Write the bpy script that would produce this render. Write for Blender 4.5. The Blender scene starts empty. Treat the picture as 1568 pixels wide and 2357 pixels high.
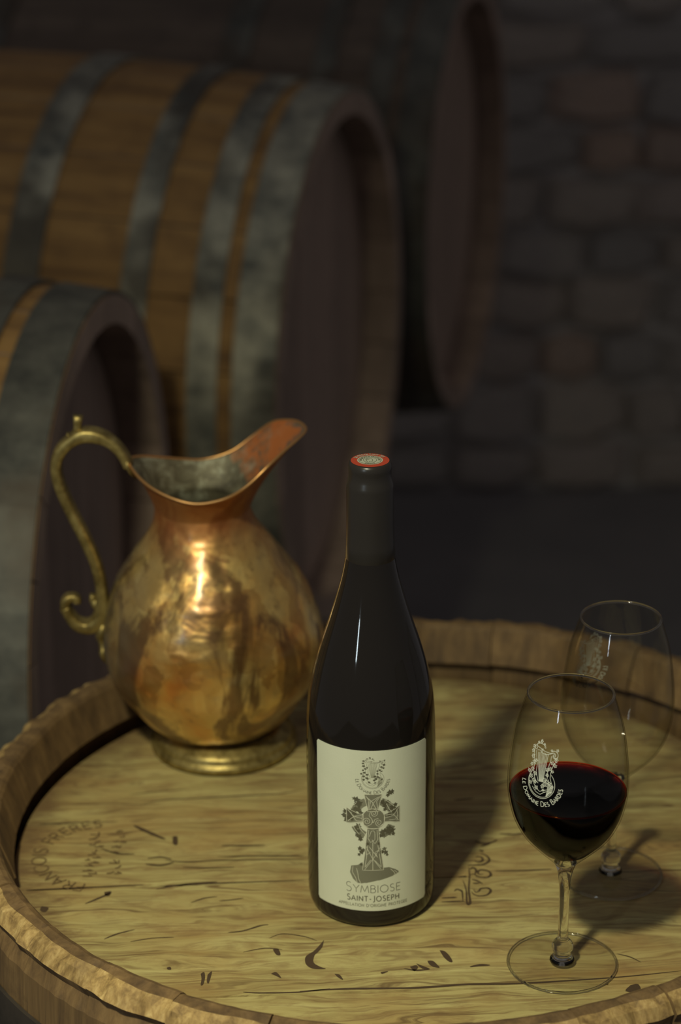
import bpy, bmesh, math, random
from mathutils import Vector, Matrix, noise
C = bpy.context.scene.collection
rnd = random.Random(7)
PI = math.pi
sin, cos = math.sin, math.cos

# ------------------------------------------------------------------ camera
FPX, CX, CY = 5200.0, 784.0, 1178.5
PITCH, ROLL = math.radians(21.8), math.radians(-0.47)
FW = Vector((0, cos(PITCH), -sin(PITCH)))
R0 = Vector((1, 0, 0)); U0 = R0.cross(FW)
RT = R0 * cos(ROLL) + U0 * sin(ROLL)
UP = -R0 * sin(ROLL) + U0 * cos(ROLL)
EYE = Vector((-0.017835, -1.258952, 0.770258))
cam = bpy.data.cameras.new('camera')
cam.sensor_fit = 'HORIZONTAL'; cam.sensor_width = 24.0; cam.lens = FPX * 24.0 / 1568.0
cam.clip_start = 0.05; cam.clip_end = 50
cam.dof.use_dof = True; cam.dof.focus_distance = 1.338; cam.dof.aperture_fstop = 5.2
co = bpy.data.objects.new('camera', cam); C.objects.link(co)
M = Matrix.Identity(4)
for i in range(3):
    M[i][0] = RT[i]; M[i][1] = UP[i]; M[i][2] = -FW[i]; M[i][3] = EYE[i]
co.matrix_world = M
bpy.context.scene.camera = co

def at(x, y, z=0.0):
    """point of the horizontal plane at height z seen at photograph pixel x, y"""
    d = FW + RT * ((x - CX) / FPX) - UP * ((y - CY) / FPX)
    return EYE + d * ((z - EYE.z) / d.z)

# ------------------------------------------------------------------ light
sc = bpy.context.scene
sc.view_settings.view_transform = 'Standard'; sc.view_settings.look = 'None'
sc.view_settings.gamma = 1.0; sc.view_settings.exposure = 0.0
sc.view_settings.use_curve_mapping = False
w = bpy.data.worlds.new('cellar_air'); sc.world = w; w.use_nodes = True
w.node_tree.nodes['Background'].inputs[0].default_value = (1.0, 0.93, 0.93, 1)
w.node_tree.nodes['Background'].inputs[1].default_value = 0.094

def area(name, loc, target, sx, sy, power, col, spread=180):
    l = bpy.data.lights.new(name, 'AREA'); l.shape = 'RECTANGLE'; l.size = sx; l.size_y = sy
    l.energy = power; l.color = col; l.spread = math.radians(spread)
    o = bpy.data.objects.new(name, l); C.objects.link(o); o.location = loc
    o.rotation_euler = (Vector(target) - Vector(loc)).to_track_quat('-Z', 'Y').to_euler()
    return o
area('cellar_lamp', (-0.32, -0.76, 1.12), (-0.22, -0.50, 0.12), 0.095, 0.095, 7.1, (0.97, 0.93, 0.64), 114)
area('doorway_light', (-1.62, -2.5, 0.98), (0, 0, 0.1), 0.09, 0.75, 7.5, (0.78, 0.93, 1.0))

# ------------------------------------------------------------------ helpers
def link(name, me, mat, parent=None):
    o = bpy.data.objects.new(name, me)
    if mat is not None and not me.materials:
        for m in (mat if isinstance(mat, (list, tuple)) else [mat]): me.materials.append(m)
    C.objects.link(o)
    if parent is not None: o.parent = parent
    return o
def mesh(name, v, f, mat=None, parent=None, smooth=False, mi=None):
    me = bpy.data.meshes.new(name); me.from_pydata([tuple(p) for p in v], [], f); me.update()
    if smooth: me.polygons.foreach_set('use_smooth', [True] * len(me.polygons))
    o = link(name, me, mat, parent)
    if mi: me.polygons.foreach_set('material_index', mi)
    return o
def fix(o):
    bm = bmesh.new(); bm.from_mesh(o.data); bmesh.ops.recalc_face_normals(bm, faces=bm.faces)
    bm.to_mesh(o.data); bm.free(); return o
def empty(name, loc=(0, 0, 0), rz=0.0):
    o = bpy.data.objects.new(name, None); C.objects.link(o); o.location = loc
    o.rotation_euler = (0, 0, rz); o.empty_display_size = 0.05; return o
def tag(o, label, cat, group=None):
    o['label'] = label; o['category'] = cat
    if group: o['group'] = group
    return o
def struct(o, label=None):
    o['kind'] = 'structure'
    if label: o['label'] = label
    return o

def smooth_profile(pts, k=4):
    """Catmull-Rom through (r, z) points"""
    out = []
    n = len(pts)
    for i in range(n - 1):
        p0 = pts[max(i - 1, 0)]; p1 = pts[i]; p2 = pts[i + 1]; p3 = pts[min(i + 2, n - 1)]
        for j in range(k):
            t = j / k
            out.append(tuple(0.5 * ((2 * p1[a]) + (-p0[a] + p2[a]) * t + (2 * p0[a] - 5 * p1[a] + 4 * p2[a] - p3[a]) * t * t
                             + (-p0[a] + 3 * p1[a] - 3 * p2[a] + p3[a]) * t ** 3) for a in range(len(p1))))
    out.append(tuple(pts[-1])); return out
def lathe(name, prof, mat, parent=None, n=96, smooth=True, warp=None, close=False):
    v, f = [], []
    idx = []
    for (r, z) in prof:
        if r < 1e-6:
            idx.append([len(v)] * n); v.append((0, 0, z))
        else:
            row = []
            for i in range(n):
                a = 2 * PI * i / n; row.append(len(v)); v.append((r * cos(a), r * sin(a), z))
            idx.append(row)
    rows = list(zip(idx[:-1], idx[1:]))
    if close: rows.append((idx[-1], idx[0]))
    for A, B in rows:
        for i in range(n):
            j = (i + 1) % n
            q = []
            for k in (A[i], A[j], B[j], B[i]):
                if k not in q: q.append(k)
            if len(q) > 2: f.append(tuple(q))
    if warp: v = [warp(*p) for p in v]
    return fix(mesh(name, v, f, mat, parent, smooth))
def boxv(x0, x1, y0, y1, z0, z1):
    return ([(x, y, z) for z in (z0, z1) for (x, y) in ((x0, y0), (x1, y0), (x1, y1), (x0, y1))],
            [(3, 2, 1, 0), (4, 5, 6, 7), (0, 1, 5, 4), (1, 2, 6, 5), (2, 3, 7, 6), (3, 0, 4, 7)])
def box(name, a, mat, parent=None, bev=0.0):
    v, f = boxv(*a); o = mesh(name, v, f, mat, parent)
    if bev:
        bm = bmesh.new(); bm.from_mesh(o.data)
        bmesh.ops.bevel(bm, geom=bm.edges[:], offset=bev, segments=1, affect='EDGES'); bm.to_mesh(o.data); bm.free()
    return o

# ------------------------------------------------------------------ materials
def mat(name):
    m = bpy.data.materials.new(name); m.use_nodes = True; t = m.node_tree; t.nodes.clear()
    out = t.nodes.new('ShaderNodeOutputMaterial'); return m, t, out
def N(t, kind, **kw):
    n = t.nodes.new('ShaderNode' + kind)
    for k, v in kw.items():
        if k in n.inputs: n.inputs[k].default_value = v
        else: setattr(n, k, v)
    return n
def ramp(t, fac, stops, interp='LINEAR'):
    r = t.nodes.new('ShaderNodeValToRGB'); r.color_ramp.interpolation = interp
    e = r.color_ramp.elements
    while len(e) < len(stops): e.new(0.5)
    for i, (p, c) in enumerate(stops):
        e[i].position = p; e[i].color = (c, c, c, 1) if isinstance(c, (int, float)) else (*c, 1)
    t.links.new(fac, r.inputs[0]); return r.outputs[0]
def mixc(t, fac, a, b, mode='MIX'):
    m = t.nodes.new('ShaderNodeMix'); m.data_type = 'RGBA'; m.blend_type = mode
    for sock, val in ((m.inputs[0], fac), (m.inputs[6], a), (m.inputs[7], b)):
        if isinstance(val, bpy.types.NodeSocket): t.links.new(val, sock)
        elif isinstance(val, (int, float)): sock.default_value = val
        else: sock.default_value = (*val, 1)
    return m.outputs[2]
def coords(t, scale, rot=(0, 0, 0), kind='Object', rndloc=False):
    c = t.nodes.new('ShaderNodeTexCoord'); mp = t.nodes.new('ShaderNodeMapping')
    mp.inputs['Scale'].default_value = scale; mp.inputs['Rotation'].default_value = rot
    t.links.new(c.outputs[kind], mp.inputs[0])
    if rndloc:
        oi = t.nodes.new('ShaderNodeObjectInfo'); ml = N(t, 'Math', operation='MULTIPLY'); ml.inputs[1].default_value = 37.0
        t.links.new(oi.outputs['Random'], ml.inputs[0]); t.links.new(ml.outputs[0], mp.inputs['Location'])
    return mp.outputs[0]
def noisef(t, vec, scale, detail=4, rough=0.55, dist=0.0):
    n = N(t, 'TexNoise', Scale=scale, Detail=detail, Roughness=rough, Distortion=dist)
    t.links.new(vec, n.inputs['Vector']); return n.outputs['Fac']
def principled(t, out, color, rough=0.6, metal=0.0, bump=None, bstr=0.3, bdist=0.001, **kw):
    b = t.nodes.new('ShaderNodeBsdfPrincipled')
    for nm, v in (('Base Color', color), ('Roughness', rough), ('Metallic', metal)):
        if isinstance(v, bpy.types.NodeSocket): t.links.new(v, b.inputs[nm])
        elif isinstance(v, (int, float)): b.inputs[nm].default_value = v
        else: b.inputs[nm].default_value = (*v, 1)
    for k, v in kw.items(): b.inputs[k.replace('_', ' ')].default_value = v
    if bump is not None:
        bp = N(t, 'Bump', Strength=bstr, Distance=bdist); t.links.new(bump, bp.inputs['Height']); t.links.new(bp.outputs[0], b.inputs['Normal'])
    t.links.new(b.outputs[0], out.inputs[0]); return b
def plain(name, color, rough=0.6, metal=0.0, **kw):
    m, t, out = mat(name); principled(t, out, color, rough, metal, **kw); return m

def head_wood():
    m, t, out = mat('barrel_head_oak')
    v = coords(t, (1, 1, 1), rndloc=True)
    warp = noisef(t, coords(t, (2.2, 9, 9), rndloc=True), 3.0, 3)
    vm = N(t, 'VectorMath', operation='MULTIPLY_ADD')
    t.links.new(warp, vm.inputs[0]); vm.inputs[1].default_value = (0.0, 0.05, 0.0); t.links.new(v, vm.inputs[2])
    def st(s):
        mp = t.nodes.new('ShaderNodeMapping'); mp.inputs['Scale'].default_value = s; t.links.new(vm.outputs[0], mp.inputs[0]); return mp.outputs[0]
    g1 = noisef(t, st((5, 90, 20)), 1.6, 6, 0.6)
    g2 = noisef(t, st((26, 420, 40)), 1.0, 4, 0.6)
    g3 = noisef(t, st((9, 150, 20)), 1.0, 5, 0.6, 0.6)
    big = noisef(t, coords(t, (1, 1.8, 1)), 9, 3)
    mid = noisef(t, coords(t, (1, 2.0, 1)), 34, 5, 0.65)
    base = ramp(t, g1, [(0.28, (0.24, 0.168, 0.064)), (0.5, (0.41, 0.338, 0.135)), (0.72, (0.54, 0.475, 0.205))])
    c = mixc(t, ramp(t, big, [(0.42, 0.0), (0.70, 0.7)]), base, (0.36, 0.215, 0.07))
    c = mixc(t, ramp(t, mid, [(0.50, 0.0), (0.68, 0.6)]), c, (0.25, 0.15, 0.06))
    c = mixc(t, ramp(t, g2, [(0.50, 0.0), (0.66, 0.65)]), c, (0.20, 0.125, 0.05))
    c = mixc(t, ramp(t, g3, [(0.57, 0.0), (0.66, 0.8)]), c, (0.13, 0.075, 0.03))
    # old dirt that gathers along the croze
    oc = t.nodes.new('ShaderNodeTexCoord'); sx = N(t, 'VectorMath', operation='LENGTH'); t.links.new(oc.outputs['Object'], sx.inputs[0])
    ad = N(t, 'Math', operation='MULTIPLY_ADD'); t.links.new(mid, ad.inputs[0]); ad.inputs[1].default_value = 0.07; t.links.new(sx.outputs['Value'], ad.inputs[2])
    c = mixc(t, ramp(t, ad.outputs[0], [(0.262, 0.0), (0.292, 0.75)]), c, (0.13, 0.075, 0.035))
    principled(t, out, c, 0.62, bump=g2, bstr=0.35, bdist=0.0008); return m
def stave_wood(name, dark, mid, light, scale=1.0, axis=2, rough=0.75, shade=(0.78, 1.18)):
    m, t, out = mat(name)
    s = [60 * scale] * 3; s[axis] = 4 * scale
    g = noisef(t, coords(t, tuple(s), rndloc=True), 1.0, 6, 0.65, 0.4)
    p = noisef(t, coords(t, (1, 1, 1)), 22, 5, 0.7)
    oi = t.nodes.new('ShaderNodeObjectInfo')
    c = ramp(t, g, [(0.3, dark), (0.52, mid), (0.75, light)])
    c = mixc(t, ramp(t, p, [(0.5, 0.0), (0.72, 0.7)]), c, dark)
    sh = ramp(t, oi.outputs['Random'], [(0.0, shade[0]), (1.0, shade[1])])
    c = mixc(t, 1.0, c, sh, 'MULTIPLY')
    principled(t, out, c, rough, bump=g, bstr=0.5, bdist=0.001); return m
def metal_hoop(name, a, b, rough=0.5, metal=0.7, rust=None):
    m, t, out = mat(name)
    p = noisef(t, coords(t, (1, 1, 1)), 14, 6, 0.7)
    c = ramp(t, p, [(0.35, a), (0.65, b)])
    if rust: c = mixc(t, ramp(t, noisef(t, coords(t, (1, 1, 1)), 5, 4, 0.6), [(0.44, 0.0), (0.56, 0.85)]), c, rust)
    principled(t, out, c, rough, metal, bump=p, bstr=0.2); return m

HEAD = head_wood()
CHIME = stave_wood('chime_oak', (0.075, 0.043, 0.018), (0.155, 0.092, 0.036), (0.24, 0.15, 0.06), 1.4, shade=(0.9, 1.1))
WORN = stave_wood('worn_oak_edge', (0.13, 0.075, 0.026), (0.36, 0.235, 0.085), (0.58, 0.42, 0.18), 3.0, shade=(0.92, 1.08))
STEEL = metal_hoop('dull_hoop_steel', (0.10, 0.10, 0.095), (0.20, 0.195, 0.18), 0.55, 0.5)
RUST = metal_hoop('blackened_hoop', (0.015, 0.013, 0.012), (0.05, 0.04, 0.033), 0.6, 0.3)
BSTAVE = stave_wood('cellar_barrel_oak', (0.15, 0.078, 0.028), (0.30, 0.165, 0.052), (0.40, 0.235, 0.08), 0.6, 0, shade=(0.93, 1.08))
BHEAD = stave_wood('cellar_barrel_head', (0.24, 0.18, 0.145), (0.33, 0.24, 0.19), (0.40, 0.30, 0.24), 0.6, 2)
ZINC = metal_hoop('galvanised_hoop', (0.07, 0.075, 0.07), (0.44, 0.42, 0.33), 0.55, 0.30, (0.06, 0.05, 0.038))
BURN = plain('burnt_mark', (0.065, 0.038, 0.018), 0.8)
STAMP = plain('faded_stamp', (0.155, 0.10, 0.042), 0.8)

def two_sided_fresnel(t, f0=0.04, k=1.0):
    lw = N(t, 'LayerWeight', Blend=0.5)
    p = N(t, 'Math', operation='POWER'); t.links.new(lw.outputs['Facing'], p.inputs[0]); p.inputs[1].default_value = 5.6
    m = N(t, 'Math', operation='MULTIPLY_ADD'); t.links.new(p.outputs[0], m.inputs[0]); m.inputs[1].default_value = 1 - f0; m.inputs[2].default_value = f0
    s_ = N(t, 'Math', operation='MULTIPLY'); t.links.new(m.outputs[0], s_.inputs[0]); s_.inputs[1].default_value = k
    return s_.outputs[0]
def thin_glass(name='clear_thin_glass', gloss=0.55):
    m, t, out = mat(name)
    lw = N(t, 'LayerWeight', Blend=0.35)
    tc = ramp(t, lw.outputs['Facing'], [(0.0, (0.985, 0.985, 0.975)), (0.72, (0.90, 0.90, 0.88)), (0.93, (0.40, 0.39, 0.35)), (1.0, (0.22, 0.21, 0.19))])
    tr = t.nodes.new('ShaderNodeBsdfTransparent'); t.links.new(tc, tr.inputs[0])
    gl = N(t, 'BsdfGlossy', Roughness=0.035)
    fr = two_sided_fresnel(t, 0.04, gloss)
    mx = t.nodes.new('ShaderNodeMixShader'); t.links.new(fr, mx.inputs[0]); t.links.new(tr.outputs[0], mx.inputs[1]); t.links.new(gl.outputs[0], mx.inputs[2])
    t.links.new(mx.outputs[0], out.inputs[0]); return m
def solid_glass():
    m, t, out = mat('clear_solid_glass')
    g = N(t, 'BsdfGlass', Roughness=0.0, IOR=1.5); g.inputs[0].default_value = (0.97, 0.97, 0.95, 1)
    t.links.new(g.outputs[0], out.inputs[0]); return m
def meniscus():
    m, t, out = mat('wine_meniscus'); g = N(t, 'BsdfGlass', Roughness=0.1, IOR=1.2); g.inputs[0].default_value = (1.0, 0.30, 0.05, 1)
    t.links.new(g.outputs[0], out.inputs[0]); return m
MENI = meniscus()
def wine():
    m, t, out = mat('red_wine')
    tr = t.nodes.new('ShaderNodeBsdfTransparent'); tr.inputs[0].default_value = (1, 1, 1, 1)
    gl = N(t, 'BsdfGlossy', Roughness=0.02)
    fr = two_sided_fresnel(t, 0.022)
    ge = t.nodes.new('ShaderNodeNewGeometry'); sz = t.nodes.new('ShaderNodeSeparateXYZ'); t.links.new(ge.outputs['True Normal'], sz.inputs[0])
    ab = N(t, 'Math', operation='GREATER_THAN'); t.links.new(sz.outputs['Z'], ab.inputs[0]); ab.inputs[1].default_value = 0.6   # air above, glass all round
    mu = N(t, 'Math', operation='MULTIPLY'); t.links.new(fr, mu.inputs[0]); t.links.new(ab.outputs[0], mu.inputs[1]); fr = mu.outputs[0]
    mx = t.nodes.new('ShaderNodeMixShader'); t.links.new(fr, mx.inputs[0]); t.links.new(tr.outputs[0], mx.inputs[1]); t.links.new(gl.outputs[0], mx.inputs[2])
    t.links.new(mx.outputs[0], out.inputs[0])
    va = N(t, 'VolumeAbsorption', Density=2600.0); va.inputs[0].default_value = (0.84, 0.12, 0.0, 1)
    t.links.new(va.outputs[0], out.inputs[1]); return m
def bottle_glass():
    m, t, out = mat('dark_bottle_glass')
    p = noisef(t, coords(t, (1, 1, 1)), 60, 3)
    principled(t, out, (0.012, 0.010, 0.009), 0.055, 0.0, bump=p, bstr=0.02, bdist=0.001, IOR=1.5); return m
IGLASS = thin_glass('clear_inner_glass', 0.3)
TGLASS, SGLASS, WINE, BGLASS = thin_glass(), solid_glass(), wine(), bottle_glass()
FOIL = plain('black_capsule_foil', (0.024, 0.021, 0.019), 0.28)
PAPER = None
def paper():
    m, t, out = mat('cream_label_paper')
    p = noisef(t, coords(t, (1, 1, 1)), 1500, 3, 0.7); q = noisef(t, coords(t, (1, 1, 1)), 60, 2)
    c = mixc(t, q, (0.60, 0.63, 0.49), (0.66, 0.68, 0.54))
    principled(t, out, c, 0.7, bump=p, bstr=0.3, bdist=0.0003); return m
PAPER = paper()
INK = plain('olive_grey_ink', (0.105, 0.098, 0.060), 0.7)
INKL = plain('pale_grey_ink', (0.20, 0.195, 0.13), 0.7)
LINE = plain('pale_relief_line', (0.62, 0.62, 0.48), 0.7)
ETCH = plain('white_glass_print', (0.60, 0.62, 0.54), 0.8)
REDP = plain('red_capsule_print', (0.44, 0.055, 0.022), 0.5)
WHITEP = plain('pale_capsule_print', (0.44, 0.46, 0.36), 0.55)

def copper():
    m, t, out = mat('hammered_copper')
    oc = coords(t, (1, 1, 1))
    a = noisef(t, oc, 13, 4, 0.55, 0.3)
    vo = N(t, 'TexVoronoi', Scale=1.0); wv = N(t, 'VectorMath', operation='MULTIPLY_ADD'); wn = N(t, 'TexNoise', Scale=40.0, Detail=3.0); t.links.new(oc, wn.inputs['Vector']); t.links.new(wn.outputs['Color'], wv.inputs[0]); wv.inputs[1].default_value = (1.1, 1.1, 0.8); t.links.new(coords(t, (46, 46, 17)), wv.inputs[2]); t.links.new(wv.outputs[0], vo.inputs['Vector'])
    p = noisef(t, oc, 60, 6, 0.7)
    pt = noisef(t, coords(t, (1, 1, 0.45)), 24, 4, 0.6, 0.8)
    c = ramp(t, a, [(0.32, (0.76, 0.25, 0.045)), (0.41, (0.80, 0.42, 0.10)), (0.50, (0.82, 0.56, 0.18)), (0.72, (0.88, 0.70, 0.30))])
    c = mixc(t, ramp(t, vo.outputs['Color'], [(0.35, 0.0), (0.65, 0.6)]), c, (0.40, 0.19, 0.045))
    c = mixc(t, ramp(t, pt, [(0.50, 0.0), (0.58, 0.8)]), c, (0.15, 0.07, 0.028))
    c = mixc(t, ramp(t, p, [(0.56, 0.0), (0.7, 0.6)]), c, (0.20, 0.11, 0.045))
    # tarnish near the handle seam
    geo = t.nodes.new('ShaderNodeTexCoord'); sp = t.nodes.new('ShaderNodeSeparateXYZ'); t.links.new(geo.outputs['Object'], sp.inputs[0])
    ma = N(t, 'Math', operation='MULTIPLY_ADD'); t.links.new(p, ma.inputs[0]); ma.inputs[1].default_value = -0.03; t.links.new(sp.outputs['X'], ma.inputs[2])
    c = mixc(t, ramp(t, N_map(t, ma.outputs[0], -0.10, -0.065), [(0.0, 0.8), (1.0, 0.0)]), c, (0.22, 0.19, 0.12))
    nk = ramp(t, N_map(t, sp.outputs['Z'], 0.158, 0.182), [(0.0, 0.0), (1.0, 0.8)])      # the neck was never polished
    c = mixc(t, nk, c, (0.40, 0.135, 0.040))
    r = mixc(t, nk, ramp(t, p, [(0.3, 0.26), (0.7, 0.44)]), (0.62, 0.62, 0.62))
    cw = mixc(t, nk, (0.6, 0.6, 0.6), (0.0, 0.0, 0.0))
    # hammer dimples and three raised seam rings
    vd = N(t, 'TexVoronoi', Scale=1.0, feature='SMOOTH_F1'); t.links.new(coords(t, (70, 70, 60)), vd.inputs['Vector'])
    bsum = N(t, 'Math', operation='MULTIPLY_ADD'); t.links.new(a, bsum.inputs[0]); bsum.inputs[1].default_value = 3.5; t.links.new(vd.outputs['Distance'], bsum.inputs[2])
    principled(t, out, c, r, 0.78, bump=bsum.outputs[0], bstr=0.62, bdist=0.0026, Coat_Roughness=0.24); t.links.new(cw, [n for n in t.nodes if n.type == 'BSDF_PRINCIPLED'][0].inputs['Coat Weight']); return m
def N_map(t, s, a, b):
    m = t.nodes.new('ShaderNodeMapRange'); m.inputs['From Min'].default_value = a; m.inputs['From Max'].default_value = b
    t.links.new(s, m.inputs['Value']); return m.outputs[0]
def tin():
    m, t, out = mat('tarnished_inner_tin')
    a = noisef(t, coords(t, (1, 1, 1)), 55, 6, 0.7, 0.5)
    c = ramp(t, a, [(0.34, (0.075, 0.065, 0.045)), (0.5, (0.17, 0.155, 0.10)), (0.66, (0.40, 0.41, 0.31))])
    b = noisef(t, coords(t, (1, 1, 1)), 38, 4, 0.6)
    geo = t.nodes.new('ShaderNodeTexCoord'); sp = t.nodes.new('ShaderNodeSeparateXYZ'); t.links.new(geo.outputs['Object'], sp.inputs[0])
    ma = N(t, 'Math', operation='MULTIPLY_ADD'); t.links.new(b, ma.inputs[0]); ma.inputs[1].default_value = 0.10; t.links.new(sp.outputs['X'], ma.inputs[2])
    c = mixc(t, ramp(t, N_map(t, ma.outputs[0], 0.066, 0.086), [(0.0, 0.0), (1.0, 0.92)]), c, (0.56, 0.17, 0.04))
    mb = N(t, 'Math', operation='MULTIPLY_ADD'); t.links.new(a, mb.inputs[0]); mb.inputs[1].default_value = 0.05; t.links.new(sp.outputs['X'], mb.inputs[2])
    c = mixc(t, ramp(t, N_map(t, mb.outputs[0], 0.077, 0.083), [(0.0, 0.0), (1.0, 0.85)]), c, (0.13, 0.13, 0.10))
    st_ = noisef(t, coords(t, (1, 1, 1)), 75, 4, 0.6); c = mixc(t, ramp(t, st_, [(0.60, 0.0), (0.66, 0.8)]), c, (0.13, 0.12, 0.085))
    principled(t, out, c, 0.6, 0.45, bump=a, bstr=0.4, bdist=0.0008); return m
def brass():
    m, t, out = mat('dull_brass')
    a = noisef(t, coords(t, (1, 1, 1)), 90, 5, 0.7)
    c = ramp(t, a, [(0.35, (0.17, 0.12, 0.035)), (0.6, (0.40, 0.31, 0.11)), (0.75, (0.56, 0.46, 0.20))])
    principled(t, out, c, 0.42, 0.75, bump=a, bstr=0.35, bdist=0.0008); return m
COPPER, TIN, BRASS = copper(), tin(), brass()
RIMC = plain('bare_copper_edge', (0.62, 0.33, 0.12), 0.35, 0.8)

def stonem():
    m, t, out = mat('rubble_stone')
    a = noisef(t, coords(t, (1, 1, 1), rndloc=True), 9, 6, 0.65)
    oi = t.nodes.new('ShaderNodeObjectInfo')
    c = ramp(t, oi.outputs['Random'], [(0.0, (0.42, 0.40, 0.38)), (0.4, (0.50, 0.46, 0.42)), (0.7, (0.56, 0.48, 0.41)), (0.88, (0.70, 0.49, 0.36)), (1.0, (0.46, 0.43, 0.41))])
    c = mixc(t, ramp(t, a, [(0.35, 0.0), (0.7, 0.65)]), c, (0.36, 0.33, 0.32))
    principled(t, out, c, 0.9, bump=a, bstr=0.8, bdist=0.02); return m
STONE = stonem()
def rough_plain(name, a, b, sc_=6):
    m, t, out = mat(name); n = noisef(t, coords(t, (1, 1, 1)), sc_, 7, 0.7)
    principled(t, out, ramp(t, n, [(0.3, a), (0.7, b)]), 0.92, bump=n, bstr=0.6, bdist=0.02); return m
MORTAR = rough_plain('dark_mortar', (0.42, 0.40, 0.39), (0.52, 0.49, 0.47))
EARTH = rough_plain('trodden_cellar_floor', (0.15, 0.145, 0.15), (0.21, 0.195, 0.195), 4)
PLASTER = rough_plain('sooty_vault_plaster', (0.035, 0.028, 0.022), (0.07, 0.052, 0.038), 3)

# ------------------------------------------------------------------ cellar shell
FLOOR = -0.93
struct(box('floor', (-2.4, 2.2, -2.9, 3.6, FLOOR - 0.1, FLOOR), EARTH))
wb = struct(box('wall_back', (-2.4, 2.2, 3.12, 3.6, FLOOR, 1.75), MORTAR), 'rough stone cellar wall behind the barrels')
def stone_mesh(k):
    r = random.Random(100 + k)
    ring = lambda s, y: [(sx * s + r.uniform(-.06, .06), y + r.uniform(-.05, .05), sz * s + r.uniform(-.08, .08))
                         for (sx, sz) in ((-.5, -.42), (0, -.5), (.5, -.4), (.52, .05), (.46, .46), (0, .5), (-.48, .44), (-.52, 0))]
    v = ring(1.0, 0.5) + ring(1.0, -0.1) + ring(0.74, -0.5)
    f = []
    for a in (0, 8):
        for i in range(8):
            j = (i + 1) % 8; f.append((a + i, a + j, a + 8 + j, a + 8 + i))
    v.append((0, -0.56, 0)); f += [(16 + i, 16 + (i + 1) % 8, 24) for i in range(8)]
    me = bpy.data.meshes.new('stone'); me.from_pydata(v, [], f); me.update(); me.materials.append(STONE); return me
SM = [stone_mesh(k) for k in range(10)]
z = FLOOR; ns = 0
while z < 0.42:
    h = rnd.uniform(0.085, 0.14); x = -1.15 + rnd.uniform(-.1, .1)
    while x < 1.75:
        wd = rnd.uniform(0.11, 0.27)
        o = bpy.data.objects.new('stone', SM[ns % 10]); C.objects.link(o); o.parent = wb
        o.location = (x + wd / 2, 3.125 - rnd.uniform(0.0, 0.012), z + h / 2); o.scale = (wd - 0.006, 0.045, h - 0.005)
        o.rotation_euler = (0, rnd.uniform(-.05, .05), 0)
        x += wd; ns += 1
    z += h

# ------------------------------------------------------------------ barrels lying in the rack
def lying_barrel(centre, az, rend, rmid, label, hoops=ZINC, wood=None, L=0.92):
    """head disc centre, axis leading away to the left of the head"""
    root = empty('wine_barrel'); tag(root, label, 'barrel', None)
    root.location = centre; root.rotation_euler = (0, 0, -az)
    rad = lambda s: rmid - (rmid - rend) * (2 * s / L - 1) ** 2      # s = distance from the seen head
    ns_ = 26; T = 0.026
    for k in range(ns_):
        a0 = 2 * PI * k / ns_ + 0.003; a1 = 2 * PI * (k + 1) / ns_ - 0.003
        v, f = [], []
        S = [0, .05, .1, .16, .24, .35, .46, .57, .68, .82, L]
        for s in S:
            for (rr, aa) in ((0, a0), (0, (a0 + a1) / 2), (0, a1), (T, a1), (T, (a0 + a1) / 2), (T, a0)):
                r = rad(s) - rr; v.append((-s, r * cos(aa), r * sin(aa)))
        n = len(S)
        for i in range(n - 1):
            for j in range(6):
                q = (j + 1) % 6; f.append((i * 6 + j, i * 6 + q, i * 6 + 6 + q, i * 6 + 6 + j))
        f.append(tuple(range(6))); f.append(tuple((n - 1) * 6 + j for j in range(6)))
        o = fix(mesh('stave', v, f, [wood or BSTAVE, BHEAD], root))
        for pl in o.data.polygons:
            rr = math.hypot(pl.center.y, pl.center.z); pl.material_index = 1 if rr < rad(-pl.center.x) - .006 or pl.center.x > -.001 else 0
    for (s0, s1) in ((0.0006, .046), (.062, .094), (.142, .172), (.262, .302), (L - .302, L - .262), (L - .172, L - .142), (L - .094, L - .062), (L - .046, L - .004)):
        v, f = [], []; n = 64
        for i in range(n):
            a = 2 * PI * i / n
            for (s, d) in ((s0, .0005), (s0, .0035), (s1, .0035), (s1, .0005)):
                r = rad(s) + d; v.append((-s, r * cos(a), r * sin(a)))
        for i in range(n):
            j = (i + 1) % n
            for q in range(4):
                p = (q + 1) % 4; f.append((i * 4 + q, i * 4 + p, j * 4 + p, j * 4 + q))
        fix(mesh('hoop', v, f, hoops, root, True)).data.polygons.foreach_set('use_smooth', [False] * (n * 4))
    R = rend - T + 0.002
    for hx in (-0.045, -(L - 0.045)):
        e = [-R, -.20, -.115, -.035, .045, .125, .205, R]
        for y0, y1 in zip(e[:-1], e[1:]):
            y0 += .0008; y1 -= .0008
            if y1 <= y0: continue
            pts = []
            for i in range(9): yy = y0 + (y1 - y0) * i / 8; pts.append((yy, math.sqrt(max(R * R - yy * yy, 0))))
            for i in range(9): yy = y1 + (y0 - y1) * i / 8; pts.append((yy, -math.sqrt(max(R * R - yy * yy, 0))))
            nn = len(pts); v = [(hx, y, z) for y, z in pts] + [(hx - 0.018, y, z) for y, z in pts]
            f = [tuple(range(nn)), tuple(range(2 * nn - 1, nn - 1, -1))] + [(i, (i + 1) % nn, nn + (i + 1) % nn, nn + i) for i in range(nn)]
            fix(mesh('head_board', v, f, BHEAD, root))
    return root
AZ = 0.244
SHADEW = stave_wood('shade_toned_oak', (0.07, 0.052, 0.04), (0.12, 0.088, 0.065), (0.17, 0.125, 0.09), 0.6, 0, shade=(0.93, 1.08))  # shaded copy of the barrel oak: the lamp's falloff is put into its colour
DARKZ = metal_hoop('shade_toned_rusty_hoop', (0.05, 0.05, 0.044), (0.15, 0.145, 0.12), 0.6, 0.25, (0.07, 0.05, 0.033))  # hoop metal with rust patches, darkened so its colour carries the barrels' shade
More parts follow.
